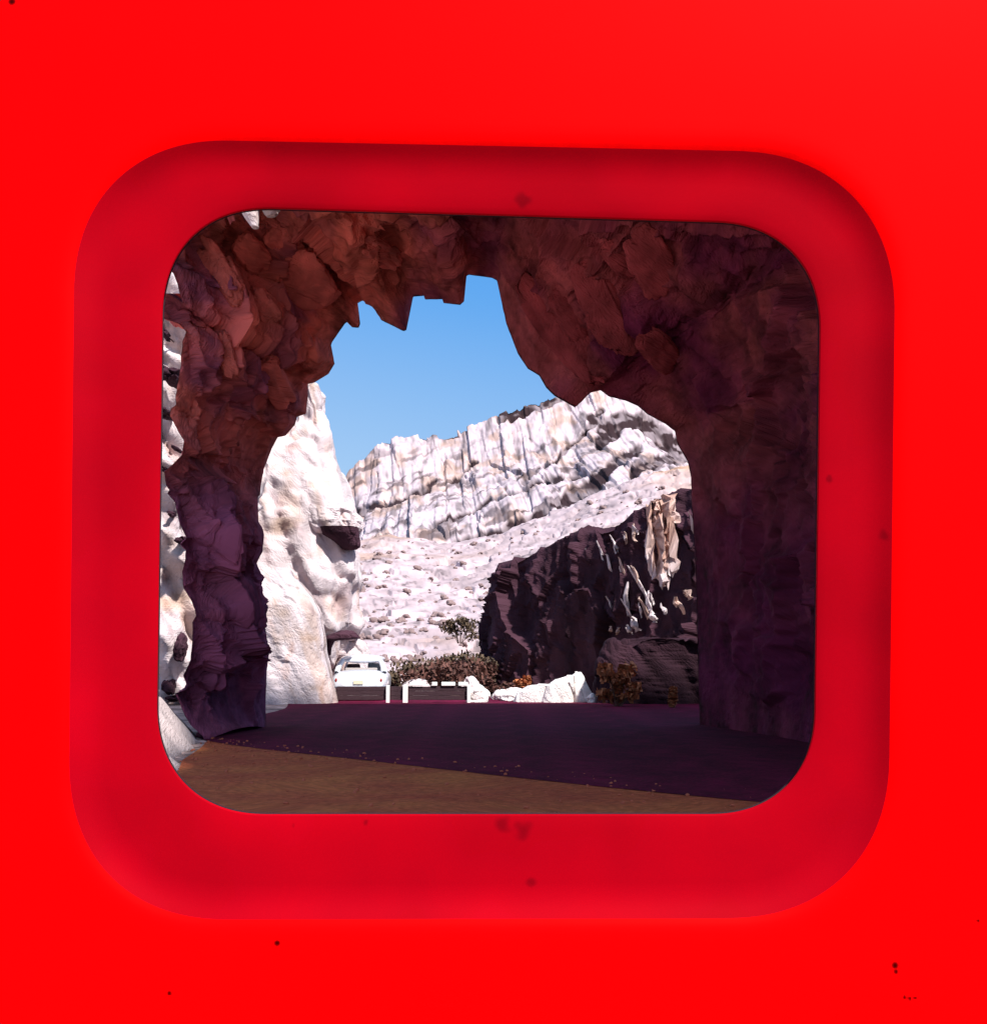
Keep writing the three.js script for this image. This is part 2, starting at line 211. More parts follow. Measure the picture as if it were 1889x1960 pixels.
// ------------------------------------------------------------------ the dark rock arch over the road
{
  const arch = thing('rock_arch', 'dark brown rock arch over the road, seen from within its shade', 'rock arch');
  // outline of the far opening (a) and of the near edge of the rock (b), leg by leg
  const legs = [
    { a: [[509, 1394], [509, 1341], [511, 1285], [516, 1248], [511, 1219], [506, 1189], [498, 1145], [493, 1117], [492, 1078], [503, 1055], [506, 1024], [504, 1014], [495, 998], [494, 951]], b: [[391, 1418], [389, 1410], [364, 1387], [355, 1370], [336, 1328], [356, 1320], [359, 1313], [351, 1294], [365, 1265], [369, 1228], [369, 1191], [376, 1179], [373, 1165], [364, 1145], [352, 1127], [349, 1094], [355, 1070], [356, 1051], [346, 1042], [358, 1030], [345, 1002], [335, 961], [321, 944], [325, 938], [318, 928]], n: 300 },
    { a: [[494, 951], [498, 948], [500, 928], [505, 899], [511, 884], [521, 858], [532, 837], [547, 834], [565, 813], [569, 798], [586, 792], [590, 757], [590, 735]], b: [[318, 928], [315, 903], [331, 889], [349, 870], [352, 843], [337, 817], [326, 796], [327, 782], [337, 775], [337, 757], [341, 730], [347, 700], [347, 677], [350, 655], [357, 634], [342, 619], [306, 607]], n: 190 },
    { a: [[590, 735], [602, 732], [629, 716], [641, 696], [634, 661], [636, 655], [660, 620], [668, 614], [674, 627], [687, 627]], b: [[306, 607], [298, 585], [300, 562], [322, 562], [350, 580], [340, 545], [332, 522], [318, 510], [280, 500], [300, 430], [370, 370]], n: 110 },
    { a: [[687, 627], [690, 620], [685, 580], [694, 575], [721, 593], [730, 613], [773, 634], [778, 632], [791, 568], [812, 566], [814, 573], [847, 573], [849, 580], [881, 584], [888, 577], [888, 532]], b: [[370, 370], [440, 345], [560, 330], [850, 330]], n: 170 },
    { a: [[888, 532], [897, 526], [942, 532], [951, 537], [969, 620], [976, 638], [991, 677], [1010, 706], [1032, 719], [1045, 742], [1061, 758], [1100, 780]], b: [[850, 330], [1200, 330], [1500, 335], [1600, 350]], n: 200 },
    { a: [[1100, 780], [1110, 757], [1149, 747], [1165, 759], [1197, 767], [1220, 777], [1239, 793], [1272, 811], [1291, 825], [1296, 850], [1316, 884], [1322, 913], [1324, 974]], b: [[1600, 350], [1665, 400], [1690, 560], [1695, 900]], n: 170 },
    { a: [[1324, 974], [1327, 1019], [1333, 1140], [1335, 1250], [1339, 1394]], b: [[1695, 900], [1700, 1100], [1700, 1300], [1700, 1478]], n: 130 },
  ];
  const A = [], B = [], Q = [];
  legs.forEach((l, k) => { const last = k === legs.length - 1; along(l.a, l.n, last).forEach((p, i) => { A.push(p); Q.push(k + i / l.n); }); B.push(...along(l.b, l.n, last)); });
  const N = A.length, cols = [], NV = 120;
  const dB = q => q < 3 ? 23.2 : q < 5 ? lerp(23.2, 21.5, (q - 3) / 2) : lerp(21.5, 17, sst(5, 6.2, q));
  for (let i = 0; i < N; i++) {
    const q = Q[i], u = i / N, dE = 28 + 0.5 * noise(u * 40, 3, 1, 13), e = P(A[i][0], A[i][1], dE), f = P(B[i][0], B[i][1], dB(q)), col = [];
    const back = V3(), front = V3();
    const hid = P(B[i][0] + 26, B[i][1], 27.4);
    const tx = q < 3 ? -9 : q < 5.6 ? lerp(-9, 17, (q - 3) / 2.6) : 17, ty = q < 5.6 ? 17.5 - (q < 4.2 ? 1.5 * (1 - sst(3.2, 4.2, q)) : 0) : lerp(17.5, 0, (q - 5.6) / 1.4);
    const w = sst(2.6, 3.3, q);
    back.lerpVectors(hid, V3(tx, ty, -29.5), w); front.lerpVectors(hid, V3(tx + (q > 5.6 ? -2 : 0), ty, q > 4 ? -19 : -22), w);
    // profile: back face, far lip, the inner face in view, near lip, outer face
    for (let j = 0; j <= 10; j++) col.push(V3().lerpVectors(back, e, (j / 10) ** 0.7));
    for (let j = 1; j <= NV; j++) { const t = j / NV, p = V3().lerpVectors(e, f, t); const bow = Math.sin(Math.PI * t); p.z -= 0; const c = V3(-0.8, 4.5, p.z); const o = p.clone().sub(c); o.z = 0; o.normalize(); p.addScaledVector(o, (q < 2.7 ? -0.18 : 0.7) * bow); col.push(p); }
    for (let j = 1; j <= 12; j++) col.push(V3().lerpVectors(f, front, (j / 12) ** 1.4));
    for (let j = 1; j <= 4; j++) col.push(V3().lerpVectors(front, back, j / 4));
    cols.push(col);
  }
  const KE = 10, KF = 10 + NV, nr = cols[0].length;
  const g = sheet(cols, {});
  rough(g, (p, n, k) => {
    const j = k % nr, i = Math.floor(k / nr), q = Q[i], t = (j - KE) / NV, inn = t > 0 && t < 1;
    const w = inn ? Math.min(sst(0, 0.3, t), q < 3 ? (1 - t) * 7 : 1, 1) : 0.0;
    // slanting slabs: rock coordinates turned so that the joints run down to the right
    const x = p.x * 0.8 + p.y * 0.55, y = p.y * 0.8 - p.x * 0.55;
    const q5 = 1 - 0.4 * sst(5.6, 6.3, q), d = q5 * 0.42 * facet(x * 0.62, y * 0.30, p.z * 0.5, 101, 1.0) + 0.20 * facet(x * 1.5, y * 0.75, p.z * 1.3, 111, 1.1) + 0.16 * fbm(p.x * 0.8, p.y * 0.8, p.z * 0.8, 5, 121) + 0.075 * facet(x * 3.4, y * 2.0, p.z * 3.2, 131, 1.1);
    return d * w * sst(0, 2.2, p.y + 0.4) + 0.02 * noise(p.x * 9, p.y * 9, p.z * 9, 5) * (w > 0 ? 1 : 0.5);
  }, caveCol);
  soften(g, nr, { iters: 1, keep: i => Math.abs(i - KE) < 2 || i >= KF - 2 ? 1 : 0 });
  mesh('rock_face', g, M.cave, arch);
  const ray = new THREE.Raycaster(), inner = arch.children[0]; arch.updateMatrixWorld(true);
  const hit = (px, py) => { const t = P(px, py, 40), o = V3(0, EYE, 0); ray.set(o, t.sub(o).normalize()); return ray.intersectObject(inner)[0]?.point; };
  [[1008, 525, 1150, 722, 26], [1118, 505, 1188, 672, 24], [1060, 560, 1120, 640, 15], [1222, 445, 1268, 560, 26], [1165, 470, 1215, 520, 16], [560, 500, 612, 585, 46], [452, 455, 500, 510, 26], [392, 470, 462, 575, 22], [485, 560, 520, 610, 22], [520, 440, 575, 470, 26], [505, 690, 545, 770, 24], [700, 470, 760, 500, 20], [1230, 640, 1290, 700, 18], [425, 640, 445, 720, 16]].forEach(([x0, y0, x1, y1, w], i) => {
    const a = hit(x0, y0), b = hit(x1, y1); if (!a || !b) return;
    const L = a.distanceTo(b) / 2 + 0.05, W = (x0 > 900 ? 1.7 : 1.15) * w / F * -(a.z + b.z) / 2, g = mergeVertices((() => { const q = new THREE.IcosahedronGeometry(1, 12); q.deleteAttribute('uv'); q.deleteAttribute('normal'); return q; })()); g.computeVertexNormals();
    const p = g.attributes.position; for (let k = 0; k < p.count; k++) { const x = p.getX(k), y = p.getY(k), z = p.getZ(k), e = Math.max(Math.abs(x), Math.abs(y), Math.abs(z)), sq = lerp(1, 1 / e, x0 > 900 ? 0.3 : 0.45), n = sq * (1 + 0.2 * facet(x * 1.1 + i * 5, y * 0.9, z * 1.1, 210 + i, 1.2, 0.3) + 0.07 * facet(x * 3 + i, y * 3, z * 3, 230, 1.2, 0.4)); p.setXYZ(k, x * W * n, y * L * n, z * Math.min(W, x0 > 900 ? 0.17 : 0.26) * 0.8 * n); }
    const m = new THREE.Matrix4(), up = b.clone().sub(a).normalize(), mid = a.clone().add(b).multiplyScalar(0.5), to = V3(0, EYE, 0).sub(mid).normalize(), sx = V3().crossVectors(up, to).normalize(), sz = V3().crossVectors(sx, up); m.makeBasis(sx, up, sz); m.setPosition(mid); g.applyMatrix4(m); g.computeVertexNormals();
    const uv = new Float32Array(p.count * 2); for (let k = 0; k < p.count; k++) { uv[k * 2] = p.getX(k) + p.getZ(k); uv[k * 2 + 1] = p.getY(k); } g.setAttribute('uv', new THREE.BufferAttribute(uv, 2));
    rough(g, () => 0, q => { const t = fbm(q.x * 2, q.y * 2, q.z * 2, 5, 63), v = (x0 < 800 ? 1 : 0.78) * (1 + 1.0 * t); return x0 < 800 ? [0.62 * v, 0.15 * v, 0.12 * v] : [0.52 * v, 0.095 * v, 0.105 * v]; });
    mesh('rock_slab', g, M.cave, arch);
  });
  // unseen slab shaped to shade the near road and pillar, and the wall beneath
  const slab = (pts, y0, y1, name) => {
    const ring = along([...pts, pts[0]], 150), rows = [];
    const c = pts.reduce((s, p) => [s[0] + p[0] / pts.length, s[1] + p[1] / pts.length], [0, 0]);
    const put = (k, y) => rows.push(ring.map(p => V3(lerp(c[0], p[0], k), y, lerp(c[1], p[1], k))));
    for (let j = 0; j <= 14; j++) put(j / 14 * 0.96, y0 - 0.02 * j); for (let j = 0; j <= 16; j++) put(1, lerp(y0, y1, j / 16)); for (let j = 0; j <= 8; j++) put(1 - j / 8, y1 + 0.02 * j);
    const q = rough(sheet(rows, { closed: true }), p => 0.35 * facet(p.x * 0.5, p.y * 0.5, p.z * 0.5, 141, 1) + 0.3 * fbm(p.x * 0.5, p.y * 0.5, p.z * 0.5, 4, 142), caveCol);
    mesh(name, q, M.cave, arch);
  };
  slab([[-7.2, -22.4], [-4.8, -20.2], [-1.7, -17.3], [0.0, -15.6], [1.0, -12], [1.6, -9], [1.6, -4.4], [9.5, -4.2], [12, -12], [13, -23], [4, -23.5]], 10.4, 12.6, 'shade_overhang');
  slab([[6.4, -12.5], [12, -11], [14, -14], [14, -20], [6.2, -18.5], [6.1, -15]], -0.3, 11.5, 'side_wall');
}

// ------------------------------------------------------------------ rocks built from their outline: rows of [py, left px, right px] at one distance
function stackRock(name, label, category, rows, d, thick, amp, seed, col = paleCol, mat = M.pale, group) {
  const rr = along(rows, 150, true), N = 150, out = [];
  rr.forEach(([y, l, r], j) => { const a = P(l, y, d), b = P(r, y, d), cx = (a.x + b.x) / 2, w = (b.x - a.x) / 2, ring = [];
    for (let i = 0; i < N; i++) { const t = i / N * Math.PI * 2, c = Math.cos(t), s = Math.sin(t); ring.push(V3(cx + w * Math.sign(c) * Math.abs(c) ** 0.75, a.y, -d - Math.max(thick * 0.25, Math.min(thick, w * 1.1)) * Math.sign(s) * Math.abs(s) ** 0.75 * -1)); }
    if (j === 0) out.push(ring.map(p => V3(lerp(cx, p.x, 0.02), p.y, -d))); out.push(ring); });
  { const c = out.at(-1), m = c.reduce((q, p) => q.add(p), V3()).multiplyScalar(1 / N); out.push(c.map(p => V3().lerpVectors(m, p, 0.02))); }
  const g = rough(sheet(out, { closed: true, flip: false }), p => amp * (0.62 * facet(p.x * 0.62 + p.y * 0.22 + seed, p.y * 0.2, p.z * 0.6, 150 + seed, 1.3, 0.5) + 0.30 * facet(p.x * 1.4 + p.y * 0.55, p.y * 0.5 + seed, p.z * 1.4, 160 + seed, 1.3, 0.7) + 0.12 * facet(p.x * 3.1, p.y * 1.4 + seed, p.z * 3.1, 165 + seed, 1.2, 0.8) + 0.16 * fbm(p.x * 3.2, p.y * 2.2, p.z * 3.2 + seed, 3, 175) + 0.18 * fbm(p.x * 0.6 + p.y * 0.15, p.y * 0.3, p.z * 0.6 + seed, 5, 170)), col);
  soften(g, N, { closed: true, iters: 1 });
  return tag(mesh(name, g, mat), label, category, group);
}
stackRock('rock_spire', 'tall white sunlit rock spire just left of the far sky', 'rock', [[738, 594, 604], [760, 585, 610], [800, 560, 620], [840, 520, 640], [880, 480, 646], [920, 460, 662], [960, 450, 676], [1000, 440, 690], [1030, 430, 676], [1060, 430, 690], [1115, 430, 700], [1150, 430, 690], [1200, 430, 692], [1215, 430, 660], [1260, 430, 650], [1350, 430, 640]], 50, 3.2, 0.45, 1);
stackRock('rock_block', 'upright pale rock block with a flat foot at the left roadside', 'rock', [[1090, 490, 552], [1120, 480, 574], [1150, 472, 598], [1175, 468, 611], [1210, 465, 616], [1260, 462, 620], [1310, 462, 632], [1346, 460, 640], [1352, 460, 642]], 42.2, 1.3, 0.17, 2);
stackRock('rock_ledge', 'pale overhanging rock ledge halfway up the white spire', 'rock', [[962, 596, 655], [978, 590, 680], [1000, 596, 690], [1012, 606, 690], [1020, 616, 686]], 48.2, 1.5, 0.32, 3);
const shadeCol = p => { const v = 1 + 0.9 * fbm(p.x * 1.5, p.y * 0.8, p.z * 1.2, 4, 185); return SHADEROCK.map(c => Math.max(0.008, c * v)); };
stackRock('hollow_shade', 'added dark wedge for the shaded hollow under the ledge on the right side of the white spire', 'rock', [[1010, 612, 690], [1022, 618, 690], [1036, 640, 689], [1046, 652, 688], [1050, 660, 684]], 47.6, 1.0, 0.12, 31, shadeCol, M.cave);  // dark body added in place of the shade in the hollow
stackRock('hollow_shade', 'thin crooked dark piece added as crevice shade just above the car, beside the pale block', 'rock', [[1208, 652, 676], [1213, 640, 682], [1221, 619, 689], [1226, 619, 640], [1240, 620, 634], [1254, 621, 633]], 44.6, 0.5, 0.05, 32, shadeCol, M.cave);  // dark body added where a crevice lies in shade
stackRock('low_rock', 'low pale rock behind the car, below a dark crevice', 'rock', [[1226, 652, 684], [1232, 646, 700], [1270, 640, 720], [1345, 620, 740]], 50.5, 1.2, 0.2, 4);
const cliff = stackRock('rock_cliff', 'tall white rock cliff seen past the left edge of the arch', 'rock', [[330, 60, 620], [370, 40, 600], [600, 20, 470], [1000, 0, 450], [1370, -40, 440]], 44, 3.4, 1.6, 5);

[[345, 1240, 9, 22], [322, 905, 14, 8], [354, 1036, 10, 7], [330, 722, 16, 14], [318, 792, 9, 7], [322, 1316, 9, 14], [338, 1336, 14, 5], [318, 640, 6, 9], [340, 860, 5, 4], [330, 985, 4, 5]].forEach(([x, y, w, h], i) => { const p = P(x, y, 40.4), k = 40.4 / F, m = boulder('gap_shade', null, [p.x, p.y, p.z], [w * k, h * k, 0.7], 100 + i, shadeCol, M.cave, null, 2.1); scene.remove(m); cliff.add(m); m.name = 'gap_shade'; });  // dark lumps added as the shade of gaps in the cliff
let buttress;
// buttress right of the road, the shade of its long face painted in
{
  const top = [[925, 1236], [935, 1200], [945, 1160], [955, 1110], [962, 1082], [985, 1080], [1000, 1070], [1040, 1052], [1090, 1025], [1140, 1018], [1180, 1005], [1225, 975], [1280, 950], [1340, 930], [1420, 920]];
  const tt = along(top, 220, true), rows = [];
  for (let i = 0; i < 220; i++) { const u = i / 219, d = lerp(66, 47, u ** 0.8), p = P(tt[i][0], tt[i][1], d), r = [];
    for (let j = 0; j <= 70; j++) { const t = j / 70; r.push(V3(p.x + 0.9 * Math.sin(t * 2.4) * (1 - u) * -0.3, lerp(-0.3, p.y, t), p.z + 1.2 * (1 - t))); }
    for (let j = 1; j <= 14; j++) r.push(V3(p.x + 7 * j / 14, p.y + 0.5 * Math.sin(j / 14 * 3) - (j > 12 ? p.y : 0), p.z - 2 * j / 14)); rows.push(r); }
  const g = rough(sheet(rows), (p, n, k) => { const w = (k % 85) < 66 ? 1 : 0.4; return w * (0.5 * facet(p.x * 0.8, p.y * 0.28, p.z * 0.5, 181, 1) + 0.2 * facet(p.x * 2, p.y * 0.8, p.z * 1.4, 182, 1) + 0.2 * fbm(p.x, p.y * 0.6, p.z, 4, 183)); },
    p => { const v = 1 + 0.9 * fbm(p.x * 1.5, p.y * 0.5, p.z * 1.2, 4, 184); return SHADEROCK.map(c => Math.max(0.008, c * v)); });
  buttress = thing('rock_buttress', 'rock buttress painted dark brown as shade, standing right of the road beyond the arch', 'rock'); mesh('rock_face', g, M.cave, buttress);
}
{
  const t = thing('rock_pillar', 'tan sunlit rock pillar against the upper right of the dark buttress', 'rock');
  [[1247, 1035, 11, 66], [1263, 1040, 14, 76], [1281, 1030, 14, 66], [1272, 1080, 11, 42], [1254, 985, 12, 26], [1283, 975, 14, 26], [1268, 1010, 17, 44]].forEach(([x, y, w, h], i) => {
    const g = new THREE.CylinderGeometry(0.95, 0.7, 2, 8, 12).toNonIndexed(), pp = g.attributes.position; for (let n = 0; n < pp.count; n++) { const X = pp.getX(n), Y = pp.getY(n), Z = pp.getZ(n), j = c => noise(X * 1.6 + i * 5, Y * 3.4, Z * 1.6, c); pp.setXYZ(n, X * (0.75 + 0.4 * noise(i, Y * 1.7, 3, 4)) + 0.75 * j(1), Y + 0.3 * j(2), Z + 0.6 * j(3)); } g.computeVertexNormals();
    const cc = new Float32Array(pp.count * 3); for (let n = 0; n < pp.count; n++) { const q = clamp(0.25 - pp.getY(n) * 0.4 + 0.5 * noise(pp.getX(n) * 2, pp.getY(n) * 2, i, 9)), c = mixc([0.44, 0.27, 0.22], PALE, q), v = 0.85 + 0.3 * hsh(n / 3 | 0, i, 3, 5); for (let k = 0; k < 3; k++) cc[n * 3 + k] = c[k] * v; } g.setAttribute('color', new THREE.BufferAttribute(cc, 3));
    const p = P(x, y, 47), k = 47 / F, m = mesh('rock_column', g, M.pale, t); m.position.copy(p); m.position.z += 0.1 * (i % 3); m.scale.set(w * k, h * k, 0.45); m.rotation.z = 0.04 * (i % 3 - 1) + 0.05;
  });
}

stackRock('low_rock', 'low dark mass added for the shade at the foot of the right wall', 'rock', [[1222, 1200, 1330], [1232, 1165, 1400], [1270, 1146, 1420], [1310, 1140, 1430], [1356, 1136, 1440]], 42, 1.1, 0.28, 8, p => shadeCol(p).map(c => c * 0.75), M.pale);  // dark mass added where the ground only lies in shade
for (const rows of [[[90, 430, 530], [250, 440, 520], [350, 448, 506], [395, 457, 497], [416, 468, 497], [437, 482, 496]], [[90, 485, 570], [250, 490, 556], [350, 493, 545], [388, 497, 535], [408, 503, 534], [416, 510, 528]]]) { const m = stackRock('sunlit_chink', null, null, rows, 18, 0.35, 0.06, 9); scene.remove(m); scene.getObjectByName('rock_arch').add(m); m.name = 'sunlit_chink'; }  // pale rocks added in place of sunlit chinks high in the arch
function boulder(name, label, c, r, seed, col = paleCol, mat = M.pale, group, amp = 1) {
  const g = mergeVertices((() => { const q = new THREE.IcosahedronGeometry(1, 14); q.deleteAttribute('uv'); q.deleteAttribute('normal'); return q; })()); g.computeVertexNormals();
  const p = g.attributes.position; for (let k = 0; k < p.count; k++) { const x = p.getX(k), y = p.getY(k), z = p.getZ(k), s = 1 + amp * (0.22 * facet(x * 0.75 + seed * 3.7, y * 0.75, z * 0.75, 190 + seed, 1.3, 0.25) + 0.05 * facet(x * 2.4, y * 2.4 + seed, z * 2.4, 195 + seed, 1, 0.2)); p.setXYZ(k, x * s * r[0], Math.max(label ? -0.35 : -2, y * s) * r[1], z * s * r[2]); }
  g.computeVertexNormals(); const uv = new Float32Array(p.count * 2); for (let k = 0; k < p.count; k++) { uv[k * 2] = p.getX(k); uv[k * 2 + 1] = p.getY(k) + p.getZ(k) * 0.5; } g.setAttribute('uv', new THREE.BufferAttribute(uv, 2));
  const off = V3(...c); rough(g, () => 0, (a, n) => col(a.clone().add(off), n));
  const m = tag(mesh(name, g, mat), label, label && 'rock', group); m.position.copy(off); return m;
}
const at = (px, d) => (px - 944.5) / F * d;
const whiteCol = (p) => { const v = 1 + 0.16 * fbm(p.x * 3, p.y * 3, p.z * 3, 3, 201); return [0.72 * v, 0.66 * v, 0.64 * v]; };
stackRock('boulder', 'largest white boulder with a sloping top at the foot of the dark buttress', 'rock', [[1284, 1097, 1114], [1292, 1090, 1119], [1305, 1089, 1124], [1322, 1088, 1132], [1350, 1087, 1143]], 43, 0.5, 0.12, 41, whiteCol);
stackRock('boulder', 'white boulder pressed against the left side of the largest white boulder', 'rock', [[1292, 1080, 1096], [1299, 1062, 1098], [1312, 1044, 1099], [1348, 1034, 1099]], 42.8, 0.45, 0.11, 42, whiteCol);
stackRock('boulder', 'low white boulder second from the left of the largest white boulder', 'rock', [[1306, 1030, 1054], [1312, 1010, 1058], [1324, 992, 1060], [1344, 984, 1060]], 43.0, 0.4, 0.11, 43, whiteCol);
boulder('boulder', 'flat white stone in the middle of the row below the buttress', [at(985, 44), 0.12, -44], [0.5, 0.3, 0.4], 13, whiteCol);
boulder('boulder', 'thin white stone nearest the guard rail in the row below the buttress', [at(960, 45), 0.12, -45], [0.42, 0.24, 0.35], 14, whiteCol);
boulder('boulder', 'small white stone at the right foot of the largest white boulder', [at(1132, 42.4), 0.02, -42.4], [0.2, 0.28, 0.2], 15, whiteCol);
boulder('end_stone', 'squarish white stone at the right end of the guard rail', [at(915, 42.6), 0.16, -42.6], [0.36, 0.42, 0.3], 16, whiteCol);
const shade = (p) => { const v = 1 + 0.4 * fbm(p.x * 3, p.y * 3, p.z * 3, 3, 202); return [0.24 * v, 0.10 * v, 0.055 * v]; };
// pale shards added on the buttress for sunlit patches of the same rock
{ const R = rng(77), spots = [[1200, 1150, 10, 28], [1222, 1118, 9, 30], [1110, 1178, 4, 12], [1092, 1138, 4, 13], [1180, 1208, 12, 8], [1215, 1195, 11, 12], [1250, 1180, 12, 10], [1168, 1160, 5, 17], [1130, 1072, 4, 22], [1116, 1052, 4, 16], [1150, 1062, 5, 20], [1164, 1078, 6, 18], [1176, 1040, 6, 16], [1190, 1090, 5, 24], [1240, 1150, 8, 18], [1316, 1138, 12, 8], [1322, 1000, 4, 22], [1300, 1160, 10, 14], [1230, 1160, 6, 20], [1205, 1205, 7, 9], [1270, 1165, 7, 10], [1212, 1020, 8, 14], [1196, 1030, 5, 10]];
  spots.forEach(([x, y, w, h], i) => { const u = clamp((x - 925) / 420), d = lerp(66, 47, u ** 0.8) - 0.75; const p = P(x, y, d), k = d / F;
    for (let q = 0; q < 2; q++) {
      const g = new THREE.CylinderGeometry(0.12, 0.5, 2, 6, 5).toNonIndexed(), pp = g.attributes.position; for (let n = 0; n < pp.count; n++) { const X = pp.getX(n), Y = pp.getY(n), Z = pp.getZ(n), j = c => 0.75 * noise(X * 1.7 + i * 5, Y * 1.9 + q * 9, Z * 1.7, c), e = 1 - 0.75 * sst(0.1, 1, -Y) ; pp.setXYZ(n, (X * e + 0.55 * j(1)) , Y + 0.3 * j(2), Z * e + 0.4 * j(3)); } g.computeVertexNormals();
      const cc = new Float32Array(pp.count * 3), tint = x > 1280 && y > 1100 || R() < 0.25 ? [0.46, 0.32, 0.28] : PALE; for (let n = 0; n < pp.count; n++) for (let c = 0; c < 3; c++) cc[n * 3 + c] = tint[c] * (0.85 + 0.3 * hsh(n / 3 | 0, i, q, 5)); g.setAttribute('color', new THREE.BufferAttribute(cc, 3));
      const m = mesh('sunlit_patch', g, M.pale, buttress); m.position.set(p.x + (q ? (R() - 0.5) * 2.2 * w * k : 0), p.y + (q ? (R() - 0.5) * 1.4 * h * k : 0), p.z + 0.15); m.scale.set(w * k * (q ? 1.0 : 1.6), h * k * (q ? 0.7 : 1.15), 0.55); m.rotation.z = 0.1 + 0.5 * R();
    } }); }

// ------------------------------------------------------------------ scrub beside the road
function shrub(name, label, [x, y, z], w, h, colour, seed, group) {
  const R = rng(seed), t = thing(name, label, 'shrub', [x, y, z], 0, group), leaf = [], stems = [];
  const lobes = []; for (let i = 0; i < 10; i++) lobes.push([(R() - 0.5) * w, h * (0.16 + 0.66 * R()), (R() - 0.5) * w * 0.7, w * (0.18 + 0.16 * R())]);
  for (const [lx, ly, lz, lr] of lobes) {
    stems.push(new THREE.TubeGeometry(new THREE.CatmullRomCurve3([V3(lx * 0.15, -0.05, lz * 0.15), V3(lx * 0.5, ly * 0.5, lz * 0.5), V3(lx, ly, lz)]), 5, 0.018, 5));
    for (let k = 0; k < 90; k++) { const a = R() * 6.283, b = Math.acos(2 * R() - 1), rr = lr * R() ** 0.4; const q = new THREE.PlaneGeometry(0.07 + 0.07 * R(), 0.12 + 0.1 * R()); q.rotateX(R() * 6); q.rotateY(R() * 6); q.translate(lx + rr * Math.sin(b) * Math.cos(a), Math.max(0.03, ly + rr * 0.8 * Math.cos(b)), lz + rr * Math.sin(b) * Math.sin(a));
      const v = 0.6 + 0.8 * R(), c = new Float32Array(12); for (let i = 0; i < 4; i++) { c[i * 3] = colour[0] * v; c[i * 3 + 1] = colour[1] * v; c[i * 3 + 2] = colour[2] * v; } q.setAttribute('color', new THREE.BufferAttribute(c, 3)); leaf.push(q); }
  }
  mesh('foliage', mergeGeometries(leaf), M.leaf, t); mesh('stem', mergeGeometries(stems), M.twig, t); return t;
}
M.leaf = new THREE.MeshStandardMaterial({ vertexColors: true, roughness: 0.9, side: THREE.DoubleSide }); M.twig = std(0.12, 0.07, 0.045, { roughness: 1 });
const OLIVE = [0.08, 0.052, 0.03], BROWN = [0.085, 0.032, 0.024], ORANGE = [0.36, 0.12, 0.045];
[[762, 1296, 48, 0.9, 1.0, OLIVE, 'olive shrub directly right of the car'], [790, 1262, 60, 2.6, 1.3, OLIVE, 'wide olive shrub above and right of the car roof'], [855, 1258, 60, 2.6, 1.7, OLIVE, 'tall olive shrub left of the foot of the buttress'], [822, 1290, 50, 2.0, 1.25, BROWN, 'brown shrub behind the middle of the guard rail'], [868, 1285, 52, 2.2, 1.5, BROWN, 'brown shrub behind the right half of the guard rail'], [908, 1258, 58, 1.6, 2.3, OLIVE, 'tall dark shrub against the left edge of the buttress'], [880, 1262, 60, 2.2, 2.0, OLIVE, 'dark olive shrub just left of the tall shrub by the buttress'], [903, 1278, 55, 1.7, 1.5, BROWN, 'brown shrub touching the foot of the buttress'], [880, 1175, 75, 1.6, 1.6, OLIVE, 'olive shrub highest on the slope beside the buttress'], [955, 1295, 47, 0.9, 0.75, BROWN, 'low brown shrub behind the thin white stone'], [1000, 1290, 47.5, 0.5, 0.9, ORANGE, 'narrow rusty shrub behind the flat white stone'], [1180, 1345, 39, 1.0, 1.5, ORANGE, 'rusty bush in the shade right of the white boulders'], [1286, 1345, 38, 0.22, 0.8, ORANGE, 'thin rusty plant standing alone at the right wall']]
  .forEach(([px, py, d, w, h, c, label], i) => { const y = py < 1200 ? P(px, 1230, d).y : 0; shrub('shrub', label, [at(px, d), y, -d], w, h, c, 300 + i); });
[[800, 1, 49, 0.7, 0.5, 'pale rock between the shrubs right of the car'], [845, 1, 54, 0.9, 0.55, 'pale rock half hidden among the brown shrubs'], [900, 1, 50, 0.35, 0.6, 'small upright pale rock behind the end stone'], [770, 1, 58, 1.3, 0.7, 'broad pale rock behind the olive shrub by the car']].forEach(([px, , d, rx, ry, label], i) => boulder('roadside_rock', label, [at(px, d), 0.15, -d], [rx, ry, 0.5], 70 + i));

// ------------------------------------------------------------------ guard rail
{
  const z = -42.4, x0 = at(645, 42.4), x1 = at(902, 42.4), t = thing('guard_rail', 'low dark timber guard rail with white posts in front of the car', 'guard rail', [0, 0, z]);
  const dark = std(0.035, 0.012, 0.018, { roughness: 0.9, bumpMap: grain, bumpScale: 0.01 }), white = std(0.78, 0.75, 0.72, { roughness: 0.7 });
  for (let i = 0; i < 3; i++) { const b = new RoundedBoxGeometry(x1 - x0 - i * 0.05, 0.15, 0.07, 2, 0.012); b.translate((x0 + x1) / 2, 0.17 + i * 0.153, 0.004 * i); mesh('plank', b, dark, t); }
  for (const px of [745, 778, 898]) { const b = new RoundedBoxGeometry(px === 778 ? 0.17 : 0.12, 0.62, 0.14, 2, 0.025); b.translate(at(px, 42.4), 0.29, 0.11); mesh('post', b, white, t); }
  for (const [a, b] of [[786, 812], [828, 838], [846, 872], [878, 896]]) { const q = new RoundedBoxGeometry(at(b, 42.4) - at(a, 42.4), 0.13, 0.16, 2, 0.02); q.translate((at(a, 42.4) + at(b, 42.4)) / 2, 0.635, 0.03); mesh('painted_cap', q, white, t).userData.label = 'short white cap on the top plank'; }
}

